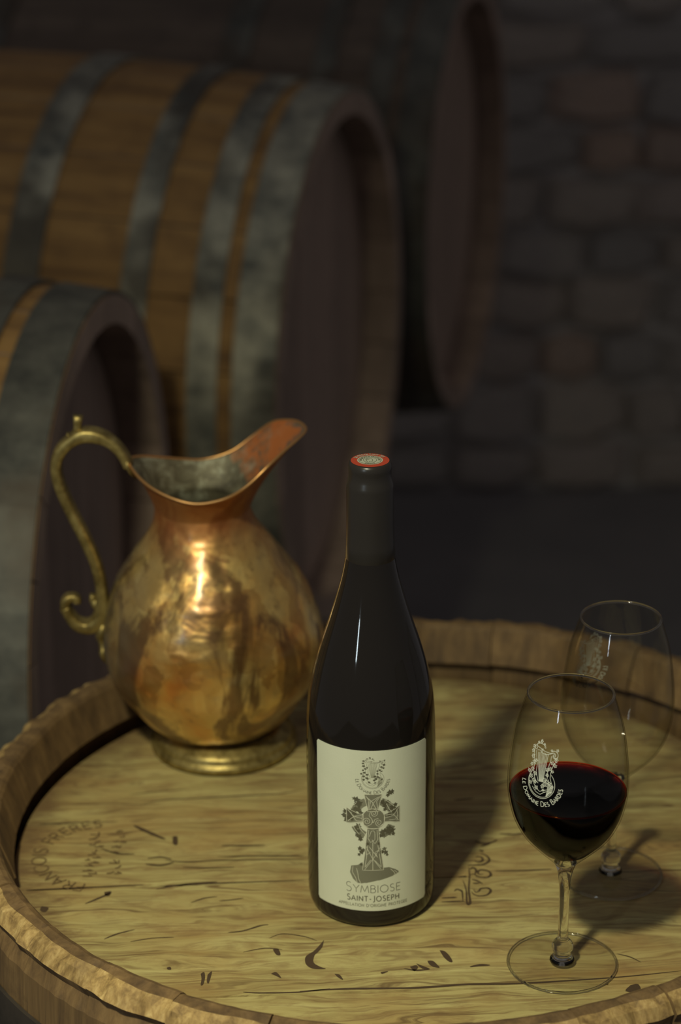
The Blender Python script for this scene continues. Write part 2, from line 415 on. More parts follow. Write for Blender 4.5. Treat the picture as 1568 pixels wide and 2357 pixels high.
lying_barrel((-0.011, 1.28, -0.05), AZ, 0.31, 0.342, 'large oak barrel with grey hoops, behind and above the copper jug')
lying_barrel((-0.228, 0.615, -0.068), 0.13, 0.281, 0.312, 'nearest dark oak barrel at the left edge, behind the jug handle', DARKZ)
lying_barrel((0.175, 1.98, -0.03), AZ, 0.31, 0.342, 'farthest oak barrel, half hidden at the right behind the large barrel', DARKZ, SHADEW)

# rack that carries them
rk = tag(empty('barrel_rack'), 'dark timber rack carrying the lying barrels', 'rack')
RW = stave_wood('rack_timber', (0.03, 0.02, 0.012), (0.06, 0.04, 0.022), (0.09, 0.06, 0.035), 0.5, 1)
def rail(name, p, q, z0, z1, hw):
    d = Vector((q[0] - p[0], q[1] - p[1], 0)).normalized(); s = Vector((-d.y, d.x, 0)) * hw
    P = Vector((p[0], p[1], 0)); Q = Vector((q[0], q[1], 0))
    b = [P - s, Q - s, Q + s, P + s]
    v = [(c.x, c.y, zz) for zz in (z0, z1) for c in b]
    return mesh(name, v, boxv(0, 1, 0, 1, 0, 1)[1], RW, rk)
for off, n in ((0.19, 0), (0.73, 1)):
    ax = Vector((-cos(0.22), sin(0.22), 0)) * off
    P = Vector((-0.26, 0.50, 0)) + ax; Q = Vector((0.21, 2.25, 0)) + ax
    rail('rail', P, Q, -0.47, -0.392, 0.035)
    for tt in (0.02, 0.5, 0.98):
        c = P.lerp(Q, tt); rail('post', (c.x, c.y - .035), (c.x, c.y + .035), FLOOR, -0.47, 0.035)

# ------------------------------------------------------------------ the upright barrel used as a table
BC = Vector((0.02, 0.064, 0))
def oval(a): return 1 + 0.075 * max(0.0, cos(a - math.radians(15))) ** 2
tb = tag(empty('barrel_table', (0.02, 0.064, 0)), 'upright oak barrel used as a table, worn rim, bottle and glasses on its head', 'barrel')
prof = [(.266, -.03, 0), (.266, .005, 0), (.2565, .0125, 0), (.2592, .022, 0), (.2645, .0385, 0), (.2668, .0412, 1), (.270, .0425, 1), (.2765, .0420, 2), (.2815, .039, 2),
        (.2862, .0325, 2), (.2835, .0265, 0), (.2878, .017, 0), (.290, -.02, 0), (.2955, -.06, 0), (.301, -.10, 0), (.312, -.2, 0), (.326, -.34, 0), (.332, -.465, 0), (.326, -.6, 0), (.312, -.74, 0), (.288, -.92, 0),
        (.262, -.92, 0), (.30, -.6, 0), (.305, -.465, 0), (.30, -.3, 0)]
NST = 30
for k in range(NST):
    a0 = 2 * PI * k / NST + 0.0006 + 0.02; a1 = 2 * PI * (k + 1) / NST - 0.0006 + 0.02
    jr = rnd.uniform(-.0012, .0012); jz = rnd.uniform(-.0012, .0008)
    SUB = 18; v, f, mi = [], [], []; n = len(prof)
    for i in range(SUB + 1):
        a = a0 + (a1 - a0) * i / SUB
        for (r, z, m_) in prof:
            nz = noise.noise(Vector((cos(a) * 14, sin(a) * 14, z * 30)))
            n2 = noise.noise(Vector((cos(a) * 30, sin(a) * 30, z * 90 + 7)))
            rr, zz = r, z
            if z > -0.02:
                rr += jr; zz += jz * (z > 0.02)
            if m_ == 2:      # ragged outer corner
                rr += 0.0028 * nz + 0.0022 * n2; zz += 0.0018 * n2 - 0.0015 * abs(nz)
            elif m_ == 1: rr += 0.0008 * n2; zz += .0005 * nz
            elif z > 0.01: rr += 0.0004 * n2
            if -.12 < z <= .021 and r > .28: rr += 0.0006 * n2 + .0008 * noise.noise(Vector((cos(a) * 140, sin(a) * 140, z * 25)))
            rr *= oval(a) if r > .2563 else 1.0
            v.append((rr * cos(a), rr * sin(a), zz))
    for i in range(SUB):
        for j in range(n):
            q = (j + 1) % n; f.append((i * n + j, i * n + q, (i + 1) * n + q, (i + 1) * n + j))
            mi.append(1 if 7 <= j <= 8 else 0)
    f.append(tuple(range(n))); f.append(tuple(SUB * n + j for j in range(n))); mi += [0, 0]
    fix(mesh('stave', v, f, [CHIME, WORN], tb, False, mi))
def orad(z):
    P = [(p[0], p[1]) for p in prof[11:21]]
    for (r0, z0), (r1, z1) in zip(P[:-1], P[1:]):
        if z1 <= z <= z0: return r0 + (r1 - r0) * (z0 - z) / (z0 - z1)
    return .29
for (z0, z1, mm, d) in ((-.008, -.046, RUST, .0026), (-.075, -.11, STEEL, .003), (-.19, -.225, STEEL, .003), (-.33, -.37, STEEL, .003), (-.56, -.60, STEEL, .003), (-.70, -.735, STEEL, .003), (-.85, -.90, STEEL, .003)):
    v, f = [], []; n = 160
    for i in range(n):
        a = 2 * PI * i / n
        for (z, dd) in ((z0, .0002), (z0, d), (z1, d), (z1, .0002)):
            r = (orad(z) + dd) * oval(a); v.append((r * cos(a), r * sin(a), z))
    for i in range(n):
        j = (i + 1) % n
        for q in range(4):
            p = (q + 1) % 4; f.append((i * 4 + q, i * 4 + p, j * 4 + p, j * 4 + q))
    fix(mesh('hoop', v, f, mm, tb))
# head boards, grain running across the picture
SL = math.radians(2.5); HR = 0.2570
edges = [-HR, -.1705, -.1072 , -.0425 + .0 , .0215 - .064 + .0001, .1065 - .064, .20 - .064, HR]
edges = [-HR, -.1712, .0215 - .064, .1065 - .064, .200 - .064, HR]   # joints measured from the barrel's centre
for bi, (y0, y1) in enumerate(zip(edges[:-1], edges[1:])):
    g = 0.0006; y0 += g; y1 -= g
    pts = []; K = 22
    for i in range(K + 1):
        yy = y0 + (y1 - y0) * i / K; pts.append((math.sqrt(max(HR * HR - yy * yy, 0)), yy))
    for i in range(K + 1):
        yy = y1 + (y0 - y1) * i / K; pts.append((-math.sqrt(max(HR * HR - yy * yy, 0)), yy))
    if bi == 0: pts = [p for i, p in enumerate(pts) if not (i == K * 2 + 1)]
    clean = []
    for p in pts:
        if not clean or math.dist(p, clean[-1]) > 1e-5: clean.append(p)
    if math.dist(clean[0], clean[-1]) < 1e-5: clean.pop()
    pts = clean; nn = len(pts)
    zt = (0.0, 0.0, -0.0003, 0.0, -0.0002)[bi]
    cxm = sum(p[0] for p in pts) / nn; cym = (y0 + y1) / 2
    ins = lambda p, d: (p[0] * (1 - d / .25), p[1] + (d if p[1] < cym else -d) * (0.5 if abs(p[1] - y0) < .001 or abs(p[1] - y1) < .001 else 0))
    v = [(*ins(p, .0007), zt) for p in pts] + [(*p, zt - .0014) for p in pts] + [(*p, -.022) for p in pts]
    f = [tuple(range(nn))]
    for a in (0, nn):
        f += [(a + i, a + nn + i, a + nn + (i + 1) % nn, a + (i + 1) % nn) for i in range(nn)]
    f.append(tuple(range(3 * nn - 1, 2 * nn - 1, -1)))
    o = fix(mesh('head_board', v, f, HEAD, tb)); o.rotation_euler = (0, 0, SL)

# ------------------------------------------------------------------ drawn strokes: ribbons laid on a surface
def ribbon(polys, wd, mapf, name, m, parent, step=None, taper=False, kind=None):
    v, f = [], []
    for P in polys:
        ww = wd
        if isinstance(P, tuple) and len(P) == 2 and isinstance(P[1], float): P, ww = P
        if step:
            Q = [P[0]]
            for a, b in zip(P[:-1], P[1:]):
                k = max(1, int(math.dist(a, b) / step))
                Q += [(a[0] + (b[0] - a[0]) * i / k, a[1] + (b[1] - a[1]) * i / k) for i in range(1, k + 1)]
            P = Q
        n = len(P); base = len(v)
        for i, (x, y) in enumerate(P):
            a = P[max(i - 1, 0)]; b = P[min(i + 1, n - 1)]
            dx, dy = b[0] - a[0], b[1] - a[1]; l = math.hypot(dx, dy) or 1
            hw = ww / 2
            if taper: hw *= max(0.12, sin(PI * (i + .3) / (n - .4)) ** 0.6) * (1 + 0.35 * noise.noise(Vector((x * 900, y * 900, 1))))
            v.append(mapf(x - dy / l * hw, y + dx / l * hw)); v.append(mapf(x + dy / l * hw, y - dx / l * hw))
        f += [(base + 2 * i, base + 2 * i + 1, base + 2 * i + 3, base + 2 * i + 2) for i in range(n - 1)]
    o = mesh(name, v, f, m, parent)
    if kind: o['kind'] = kind
    return o
def arc(cx, cy, rx, ry, a0, a1, n=14):
    return [(cx + rx * cos(math.radians(a0 + (a1 - a0) * i / n)), cy + ry * sin(math.radians(a0 + (a1 - a0) * i / n))) for i in range(n + 1)]
def hatch(poly, gap, ang=0.0):
    """parallel strokes that fill a closed outline"""
    ca, sa = cos(ang), sin(ang)
    P = [(x * ca + y * sa, -x * sa + y * ca) for x, y in poly]; out = []
    y = min(p[1] for p in P) + gap / 2; top = max(p[1] for p in P)
    while y < top:
        xs = []
        for (x0, y0), (x1, y1) in zip(P, P[1:] + P[:1]):
            if (y0 <= y < y1) or (y1 <= y < y0): xs.append(x0 + (y - y0) * (x1 - x0) / (y1 - y0))
        xs.sort()
        for a, b in zip(xs[::2], xs[1::2]): out.append([(a * ca - y * sa, a * sa + y * ca), (b * ca - y * sa, b * sa + y * ca)])
        y += gap
    return out
G = {
 'A': (.72, [[(0, 0), (.36, 1), (.72, 0)], [(.14, .36), (.58, .36)]]),
 'B': (.58, [[(.06, 0), (.06, 1)], [(.06, 1), (.28, 1)] + arc(.28, .77, .22, .23, 90, -90, 8) + [(.06, .54)], [(.06, .54), (.30, .54)] + arc(.30, .27, .26, .27, 90, -90, 8) + [(.06, 0)]]),
 'C': (.74, [arc(.46, .5, .42, .5, 48, 312, 16)]),
 'D': (.76, [[(.06, 0), (.06, 1), (.26, 1)] + arc(.26, .5, .46, .5, 90, -90, 12) + [(.06, 0)]]),
 'E': (.52, [[(.50, 1), (.06, 1), (.06, 0), (.50, 0)], [(.06, .53), (.44, .53)]]),
 'F': (.50, [[(.48, 1), (.06, 1), (.06, 0)], [(.06, .53), (.42, .53)]]),
 'G': (.80, [arc(.46, .5, .42, .5, 48, 330, 16) + [(.80, .42), (.56, .42)]]),
 'H': (.72, [[(.06, 0), (.06, 1)], [(.66, 0), (.66, 1)], [(.06, .52), (.66, .52)]]),
 'I': (.16, [[(.08, 0), (.08, 1)]]),
 'J': (.36, [[(.28, 1), (.28, .16)] + arc(.12, .1, .16, .22, 0, -110, 6)]),
 'L': (.50, [[(.06, 1), (.06, 0), (.48, 0)]]),
 'M': (.88, [[(.02, 0), (.14, 1), (.44, .12), (.74, 1), (.86, 0)]]),
 'N': (.74, [[(.06, 0), (.06, 1), (.68, 0), (.68, 1)]]),
 'O': (.90, [arc(.45, .5, .41, .5, 90, 450, 22)]),
 'P': (.54, [[(.06, 0), (.06, 1), (.26, 1)] + arc(.26, .74, .24, .26, 90, -90, 8) + [(.06, .48)]]),
 'R': (.60, [[(.06, 0), (.06, 1), (.26, 1)] + arc(.26, .75, .23, .25, 90, -90, 8) + [(.06, .5)], [(.26, .5), (.58, 0)]]),
 'S': (.54, [arc(.28, .76, .20, .24, 40, 250, 10) + arc(.27, .26, .22, .26, 75, -145, 10)]),
 'T': (.62, [[(.02, 1), (.60, 1)], [(.31, 1), (.31, 0)]]),
 'U': (.70, [[(.06, 1), (.06, .34)] + arc(.35, .34, .29, .34, 180, 360, 10) + [(.64, 1)]]),
 'Y': (.64, [[(.0, 1), (.32, .5), (.64, 1)], [(.32, .5), (.32, 0)]]),
 '-': (.40, [[(.06, .42), (.34, .42)]]), "'": (.14, [[(.08, 1), (.04, .78)]]), ' ': (.34, []),
 '0': (.60, [arc(.30, .5, .26, .5, 90, 450, 16)]),
 '2': (.54, [arc(.27, .74, .22, .26, 160, -40, 8) + [(.04, 0), (.52, 0)]]),
 '3': (.54, [arc(.25, .76, .21, .24, 140, -80, 8), arc(.25, .27, .24, .27, 85, -140, 8)]),
 '7': (.50, [[(.02, 1), (.50, 1), (.16, 0)]]),
}
def text(s, cx, y, h, caps=1.0, gap=.16, wid=1.0, big=()):
    """straight line of capitals centred on cx; letters whose index is in `big` are taller"""
    tot = sum((G[c][0] * (caps if i in big else 1) + gap) for i, c in enumerate(s)) * h * wid - gap * h * wid
    x = cx - tot / 2; out = []
    for i, c in enumerate(s):
        k = caps if i in big else 1; gw, L = G[c]
        for P in L: out.append([(x + px * k * h * wid, y + py * k * h) for px, py in P])
        x += (gw * k + gap) * h * wid
    return out
def arctext(s, cx, cy, r, h, a_mid, span, inward, big=(), caps=1.3):
    """letters on a circle; inward=True: read along the bottom, tops to the centre"""
    wds = [(G[c][0] * (caps if i in big else 1) + .15) for i, c in enumerate(s)]; tot = sum(wds); pos = 0; out = []
    for i, c in enumerate(s):
        k = caps if i in big else 1
        gw, L = G[c]; f0 = pos / tot; wl = wds[i] / tot
        for P in L:
            Q = []
            for px, py in P:
                fr = f0 + wl * (px / (gw + .15 / k)) * 1.0
                if inward: a = a_mid - span / 2 + span * fr; rr = r - py * h * k
                else: a = a_mid + span / 2 - span * fr; rr = r + py * h * k
                Q.append((cx + rr * cos(math.radians(a)), cy + rr * sin(math.radians(a))))
            out.append(Q)
        pos += wds[i]
    return out
def spiral(cx, cy, r, turns, a0, n=26, sgn=1):
    return [(cx + r * (1 - .85 * i / n) * cos(a0 + sgn * 2 * PI * turns * i / n), cy + r * (1 - .85 * i / n) * sin(a0 + sgn * 2 * PI * turns * i / n)) for i in range(n + 1)]
def leaf(cx, cy, r, rr):
    a0 = rr.uniform(0, 6.28); P = []
    for i in range(10):
        a = a0 + 2 * PI * i / 10; k = r * (1.0 if i % 2 == 0 else .55) * rr.uniform(.8, 1.1); P.append((cx + k * cos(a), cy + k * sin(a)))
    return P
def emblem(seed=3):
    """vine-covered lyre standing in a ring; unit = ring radius. returns (lines, leaves outlines, letters)"""
    rr = random.Random(seed); Ls = []
    Ls.append(arc(0, 0, 1.0, 1.0, 138, 405, 40)); Ls.append(arc(0, .02, .93, .93, 150, 330, 24))
    for i in range(8):                                                     # strings
        t_ = i / 7; Ls.append([(-.42 + .80 * t_, 2.02 + .05 * sin(t_ * 3)), (-.13 + .26 * t_, .12)])
    Ls.append([(-.62, 2.38), (-.3, 2.30), (.1, 2.16), (.5, 2.12), (.72, 2.14)])
    Ls.append([(-.52, 2.12), (-.3, 2.16), (-.05, 2.0), (.2, 1.98), (.45, 2.04), (.66, 2.12)])
    Ls.append(spiral(-.62, 2.26, .17, 1.1, 1.2)); Ls.append(spiral(.86, 2.0, .33, 1.2, 2.4, sgn=-1)); Ls.append(spiral(.80, 2.0, .20, .8, 2.4, sgn=-1))
    Ls.append(arc(-.28, 2.40, .36, .20, 180, 10, 12)); Ls.append(spiral(.12, 2.42, .1, .8, 1.5, 10)); Ls.append(spiral(-.1, 2.18, .11, .9, 1, 10))
    Ls.append([(-.78, 2.15), (-.72, 1.7), (-.62, 1.2), (-.66, .8), (-.55, .4), (-.4, .1), (-.2, -.02)])
    Ls.append([(-.60, 2.1), (-.52, 1.7), (-.40, 1.2), (-.42, .8), (-.34, .45), (-.2, .1)])
    Ls.append([(.62, 1.95), (.60, 1.6), (.46, 1.2), (.42, .8), (.44, .45), (.3, .1)])
    Ls.append([(1.02, 1.9), (.95, 1.6), (.74, 1.2), (.66, .8), (.64, .5), (.74, .2), (.9, -.1)])
    Ls.append([(-.55, -.1), (-.35, -.35), (-.05, -.55), (.2, -.42), (.6, -.28), (.75, -.12)])
    Ls.append([(-.62, -.35), (-.35, -.62), (0, -.74), (.25, -.55), (.62, -.36)])
    for i in range(7): Ls.append([(.52 + .06 * i, .12 - .02 * i), (.50 + .055 * i, -.4), (.42 + .04 * i, -.82 + .05 * i)])
    LV = []
    for (x, y, r) in ((-.82, 2.3, .17), (-.86, 2.0, .17), (-.80, 1.65, .20), (-.66, 1.3, .19), (-.86, 1.1, .15), (-.5, 1.45, .14), (-.75, .8, .20), (-1.0, .62, .17), (-.5, .55, .2),
                      (-.8, .3, .2), (-.55, .1, .2), (-.80, -.1, .17), (-.45, 0, .14), (-.32, -.35, .17), (-.25, 2.74, .14), (-.5, 2.62, .1), (0, 2.6, .09), (1.05, 2.35, .12), (.62, 2.3, .1),
                      (1.0, 1.75, .2), (.75, 1.5, .17), (.95, 1.35, .16), (.62, 1.1, .18), (.4, 1.0, .17), (.42, .65, .16), (.78, .95, .13), (.2, .3, .2), (.45, .22, .2), (.3, 0, .2), (.12, -.15, .17), (.62, .1, .15), (.2, -.4, .12), (.8, -.1, .12)):
        LV.append(leaf(x, y, r * .88, rr))
    T = arctext('LE DOMAINE DES BARDES', 0, 0, 1.56, .27, 270, 172, True, big=(0, 3, 11, 15), caps=1.28)
    T += []
    return Ls, LV, T

# ------------------------------------------------------------------ marks on the barrel head
def onhead(x, y): return (x - BC.x, y - BC.y, 0.00022)
def pxline(pts): return [tuple(at(x, y)[:2]) for x, y in pts]
def crv(pts, k=4):
    return smooth_profile(pts, k)
cracks = [([(700, 2026), (560, 2031), (430, 2036), (360, 2041)], .0011), ([(308, 1900), (340, 1915), (380, 1932)], .0030), ([(196, 2081), (232, 2066), (256, 2055)], .0018),
 ([(360, 2047), (430, 2035), (500, 2030)], .0016), ([(330, 1851), (380, 1841), (450, 1838), (560, 1832), (640, 1828), (696, 1818)], .0012), ([(510, 1946), (560, 1947), (610, 1945)], .0013),
 ([(525, 2147), (560, 2143), (600, 2131), (618, 2129)], .0014), ([(232, 1953), (270, 1965), (310, 1966)], .0012), ([(335, 1989), (370, 1992), (400, 1985)], .0018), ([(340, 1976), (370, 1973), (395, 1978)], .0012),
 ([(440, 2078), (470, 2068), (500, 2064)], .0011), ([(505, 2074), (530, 2072), (560, 2068)], .0011), ([(240, 2162), (270, 2150), (310, 2140)], .0013), ([(60, 2049), (200, 2043), (330, 2037)], .0012),
 ([(560, 2284), (600, 2286), (690, 2284), (760, 2276)], .0013), ([(690, 2282), (760, 2278), (830, 2276), (960, 2274), (1080, 2266), (1200, 2264), (1420, 2250), (1568, 2235)], .0020),
 ([(930, 2230), (960, 2234), (990, 2231)], .0014), ([(1082, 2226), (1105, 2222), (1128, 2222)], .0022), ([(1140, 2005), (1200, 2004), (1270, 2001)], .0011), ([(1045, 1842), (1090, 1838)], .0012),
 ([(1000, 1795), (1060, 1790), (1120, 1792)], .0008), ([(1140, 1806), (1180, 1795)], .0012), ([(90, 1897), (150, 1895), (270, 1891)], .0011), ([(1150, 1919), (1180, 1921), (1210, 1917)], .0014),
 ([(620, 2160), (650, 2150), (700, 2156), (730, 2166)], .0008), ([(380, 1980), (430, 1984), (520, 1980), (700, 1978)], .0010), ([(420, 1996), (480, 1998), (540, 1996)], .0010), ([(500, 1972), (600, 1970), (700, 1971)], .0009),
 ([(560, 2192), (610, 2183), (650, 2186)], .0009), ([(300, 2168), (350, 2160), (400, 2158)], .0009), ([(300, 1830), (360, 1822), (430, 1817)], .0008), ([(1420, 2196), (1450, 2203), (1475, 2215)], .0010)]
k0 = [(tuple(crv(pxline(p))), w_) for p, w_ in cracks]
o = ribbon([(list(p), w_) for p, w_ in k0], .001, onhead, 'crack', BURN, tb, taper=True); o['kind'] = 'stuff'
blots = [[(746, 2164), (742, 2180), (732, 2192), (724, 2200), (722, 2216), (738, 2226), (750, 2230), (742, 2231), (720, 2230), (706, 2222), (702, 2210), (706, 2200), (722, 2190), (734, 2178)],
 [(1012, 2188), (1024, 2190), (1036, 2202), (1042, 2214), (1034, 2214), (1022, 2204)], [(984, 2212), (996, 2212), (1006, 2220), (1012, 2228), (998, 2226), (988, 2220)],
 [(944, 2226), (958, 2222), (962, 2228), (954, 2236)], [(958, 2218), (974, 2224), (990, 2231), (972, 2230)], [(462, 2242), (470, 2238), (472, 2250), (468, 2266), (462, 2268), (464, 2254)],
 [(478, 2244), (488, 2236), (484, 2254), (480, 2264), (476, 2260)], [(384, 2228), (392, 2226), (394, 2232), (386, 2232)], [(628, 2186), (640, 2184), (646, 2198), (636, 2198)], [(624, 2242), (636, 2238), (648, 2252), (634, 2246)],
 [(770, 2242), (782, 2244), (790, 2256), (778, 2250)], [(398, 1926), (408, 1926), (408, 1944), (398, 1942)], [(876, 2238), (894, 2236), (880, 2242)], [(1452, 2268), (1470, 2266), (1474, 2284), (1440, 2282)],
 [(240, 2054), (256, 2052), (252, 2062), (242, 2062)], [(96, 2086), (112, 2090), (104, 2100), (92, 2096)]]
for B in blots:
    P = [tuple(at(x, y)[:2]) for x, y in B]
    P = crv(P + [P[0]], 3)[:-1]; c = (sum(p[0] for p in P) / len(P), sum(p[1] for p in P) / len(P))
    if area_sign := sum(a[0] * b[1] - b[0] * a[1] for a, b in zip(P, P[1:] + P[:1])): pass
    from mathutils.geometry import tessellate_polygon
    V3 = [Vector((p[0], p[1], 0)) for p in P]
    tr = tessellate_polygon([V3])
    mesh('burn_mark', [onhead(*p) for p in P], [tuple(x) for x in tr], BURN, tb)
# branded scroll beside the bottle
Q = lambda pts: pxline([(960 + x / 6.533, 1850 + y / 6.533) for x, y in pts])
scroll = [[(780, 950), (790, 1100), (780, 1300), (800, 1480), (775, 1520), (750, 1480), (740, 1300), (690, 1150)], [(560, 1320), (600, 1290), (640, 1300), (680, 1330), (690, 1470)], [(370, 1420), (600, 1410)], [(370, 1480), (720, 1470)],
  [(820, 1320), (860, 1370), (950, 1390), (1060, 1370), (1110, 1310), (1060, 1270), (960, 1280), (930, 1320), (880, 1330), (850, 1290)], [(820, 1140), (900, 1160), (990, 1210)], [(840, 1200), (940, 1200)],
  [(790, 1070), (860, 1060), (920, 1100), (1060, 1110), (1110, 1060), (1060, 1010), (940, 1000), (920, 1060), (1000, 1060)], [(800, 990), (840, 960), (890, 1000), (870, 1060)], [(760, 930), (900, 920), (1010, 910), (1090, 850), (1040, 780), (950, 750)],
  [(860, 860), (930, 880), (990, 850), (960, 800), (880, 800)], [(870, 560), (1000, 600), (1130, 580), (1210, 540)], [(620, 1110), (740, 1090)], [(940, 700), (1000, 720)], [(960, 640), (1100, 600)]]
ribbon([crv(Q(p)) for p in scroll], .0016, onhead, 'branded_scroll', BURN, tb, taper=True)
scroll2 = [[(280, 390), (420, 410), (530, 470), (640, 560), (560, 690), (420, 770), (290, 780)]]
# faded cooper's stamp at the left: an arc of capitals and two short columns, all turned a quarter
SC = at(236, 1968)
st = arctext('FRANCOIS FRERES', SC.x, SC.y, .0375, .0095, 176, 165, False)
col = []
for (px_, n_, L_) in ((200, 9, .0075), (214, 8, .006), (256, 10, .006), (268, 8, .005)):      # worn, no longer readable rows
    c_ = at(px_, 1962)
    for i in range(n_):
        if rnd.random() < .25: continue
        y_ = c_.y + (i - n_ / 2) * .0068; x_ = c_.x + rnd.uniform(-.001, .001)
        col.append([(x_, y_), (x_ + L_ * rnd.uniform(.3, 1), y_ + rnd.uniform(-.001, .001)), (x_ + L_ * rnd.uniform(.2, .9), y_ + rnd.uniform(.001, .004))])
ribbon(st + col, .0011, onhead, 'faded_stamp', STAMP, tb, step=.002)

# ------------------------------------------------------------------ wine bottle
bt = tag(empty('wine_bottle', (0, 0, 0)), 'dark wine bottle with cream cross label, centre of barrel head', 'bottle')
P = [(0, .006), (.020, .005), (.030, .0012), (.034, .0003), (.0368, .001), (.0392, .0042), (.0402, .010), (.0404, .02), (.0404, .052), (.0404, .10), (.0402, .120), (.0397, .1352), (.0383, .1502), (.0352, .1651), (.0310, .1799),
     (.0262, .1945), (.0217, .2091), (.0178, .2235), (.0156, .235), (.0147, .2435), (.0142, .2605), (.0135, .281), (.0122, .290), (.0, .290)]
lathe('bottle_body', smooth_profile(P[:-1], 5) + [P[-1]], BGLASS, bt, 128)
cp = [(.01505, .2375), (.0152, .2378), (.0147, .2465), (.01435, .2605), (.01425, .283), (.0142, .2842), (.0140, .2856), (.0132, .2882), (.0129, .2900), (.01285, .2935), (.0131, .2952), (.0130, .2972), (.0124, .2988), (.0117, .2996), (.0, .2996)]
lathe('capsule', cp, FOIL, bt, 96)
# round the capsule's print disc
def disc(name, r0, r1, z, m, parent, n=72):
    v = [(r * cos(2 * PI * i / n), r * sin(2 * PI * i / n), z) for i in range(n) for r in (r0, r1)]
    return mesh(name, v, [(2 * i, 2 * i + 1, (2 * i + 3) % (2 * n), (2 * i + 2) % (2 * n)) for i in range(n)], m, parent)
disc('capsule_seal', .0001, .0115, .29975, REDP, bt)
disc('seal_centre', .0001, .0077, .29985, WHITEP, bt)
ct = lambda x, y: (x, y, .29995)
ribbon(arctext('30 RECOLTANT 227', 0, 0, .00855, .0019, 93, 132, False), .00042, ct, 'seal_lettering', WHITEP, bt, step=.001)
sl = [arc(0, 0, .0067, .0067, 0, 360, 40)] + arctext('REPUBLIQUE FRANCAISE'.replace('Q', 'O'), 0, 0, .0050, .0011, 90, 200, False) + [arc(0, 0, .0040, .0040, 0, 360, 28)]
face = [(-.0006, -.0034), (-.0004, -.0022), (.0008, -.0026), (.0014, -.002), (.0012, -.0012), (.0018, -.0006), (.0013, .0002), (.0014, .0010), (.0008, .0022), (-.0006, .0028), (-.0020, .0022), (-.0026, .0006), (-.0022, -.0012), (-.0016, -.0030)]
sl += [face] + [[(-.002 + i * .0006, -.0004 + .0005 * i), (-.0024 + i * .0007, .0018)] for i in range(4)] + arctext('DOUANE', 0, 0, .0062, .0010, 270, 60, True)
ribbon(sl, .00028, ct, 'seal_print', INK, bt, step=.001)
# label
RL = .04062; LZ = .0142
def lab(u, v, d=0.0): a = u / .0405; return ((RL + d) * sin(a), -(RL + d) * cos(a), LZ + v)
W2, LH = .0393, .1124
v, f = [], []; nx, nz = 64, 12
us = [-W2 + 2 * W2 * i / nx for i in range(nx + 1)]
for i, u in enumerate(us):
    e = max(0.0, abs(u) - (W2 - .0016)); rc = .0016 - math.sqrt(max(.0016 ** 2 - e * e, 0))
    for j in range(nz + 1): v.append(lab(u, rc + (LH - 2 * rc) * j / nz))
nv = len(v); v += [(x * .9965, y * .9965, z) for x, y, z in v]
for i in range(nx):
    for j in range(nz):
        a = i * (nz + 1) + j; f.append((a, a + nz + 1, a + nz + 2, a + 1)); f.append((nv + a, nv + a + 1, nv + a + nz + 2, nv + a + nz + 1))
rimv = [j for j in range(nz + 1)] + [i * (nz + 1) + nz for i in range(1, nx + 1)] + [nx * (nz + 1) + j for j in range(nz - 1, -1, -1)] + [i * (nz + 1) for i in range(nx - 1, 0, -1)]
for a, b in zip(rimv, rimv[1:] + rimv[:1]): f.append((a, b, nv + b, nv + a))
label = mesh('label', v, f, PAPER, bt); fix(label)
L1 = lambda u, v: lab(u, v, .00006); L2 = lambda u, v: lab(u, v, .00012); L3 = lambda u, v: lab(u, v, .00018)
mm = lambda P: [(x / 1000, y / 1000) for x, y in P]
cu = lambda P: [((x - 521) * .0000443, (.1124 - (y - 55) * .0000493)) for x, y in P]     # print laid out from the label's own grid
rr = random.Random(5)
cross = [[(415, 660), (655, 660), (640, 740), (605, 870), (620, 900), (455, 900), (465, 870), (435, 770)],
         [(160, 870), (215, 895), (300, 925), (400, 950), (400, 1050), (300, 1060), (210, 1080), (160, 1082)],
         [(915, 852), (850, 890), (760, 925), (690, 950), (690, 1050), (780, 1055), (850, 1075), (915, 1082)],
         [(455, 1140), (612, 1140), (625, 1300), (650, 1500), (682, 1740), (385, 1740), (420, 1500), (440, 1300)],
         [(205, 1790), (225, 1690), (320, 1672), (385, 1625), (400, 1745), (680, 1712), (760, 1712), (850, 1755), (900, 1790), (905, 1812), (800, 1850), (700, 1872), (540, 1905), (380, 1935), (310, 1932), (250, 1880)]]
fills = []
for c_ in cross: fills += hatch(cu(c_), .00030, 0.25)
for a0, a1 in ((25, 68), (112, 155), (205, 245), (295, 335)):
    outer = arc(540, 1005, 340, 310, a0, a1, 10); inner = arc(540, 1005, 225, 205, a1, a0, 10)
    fills += hatch(cu([(x, 2010 - y) for x, y in outer + inner]), .00030, -.4)
fills += hatch(cu(arc(540, 1005, 158, 145, 0, 360, 30)[:-1]), .00030, .6)
ribbon(fills, .00024, L1, 'cross_print', INKL, label, step=.0015, kind='stuff')
lv = []
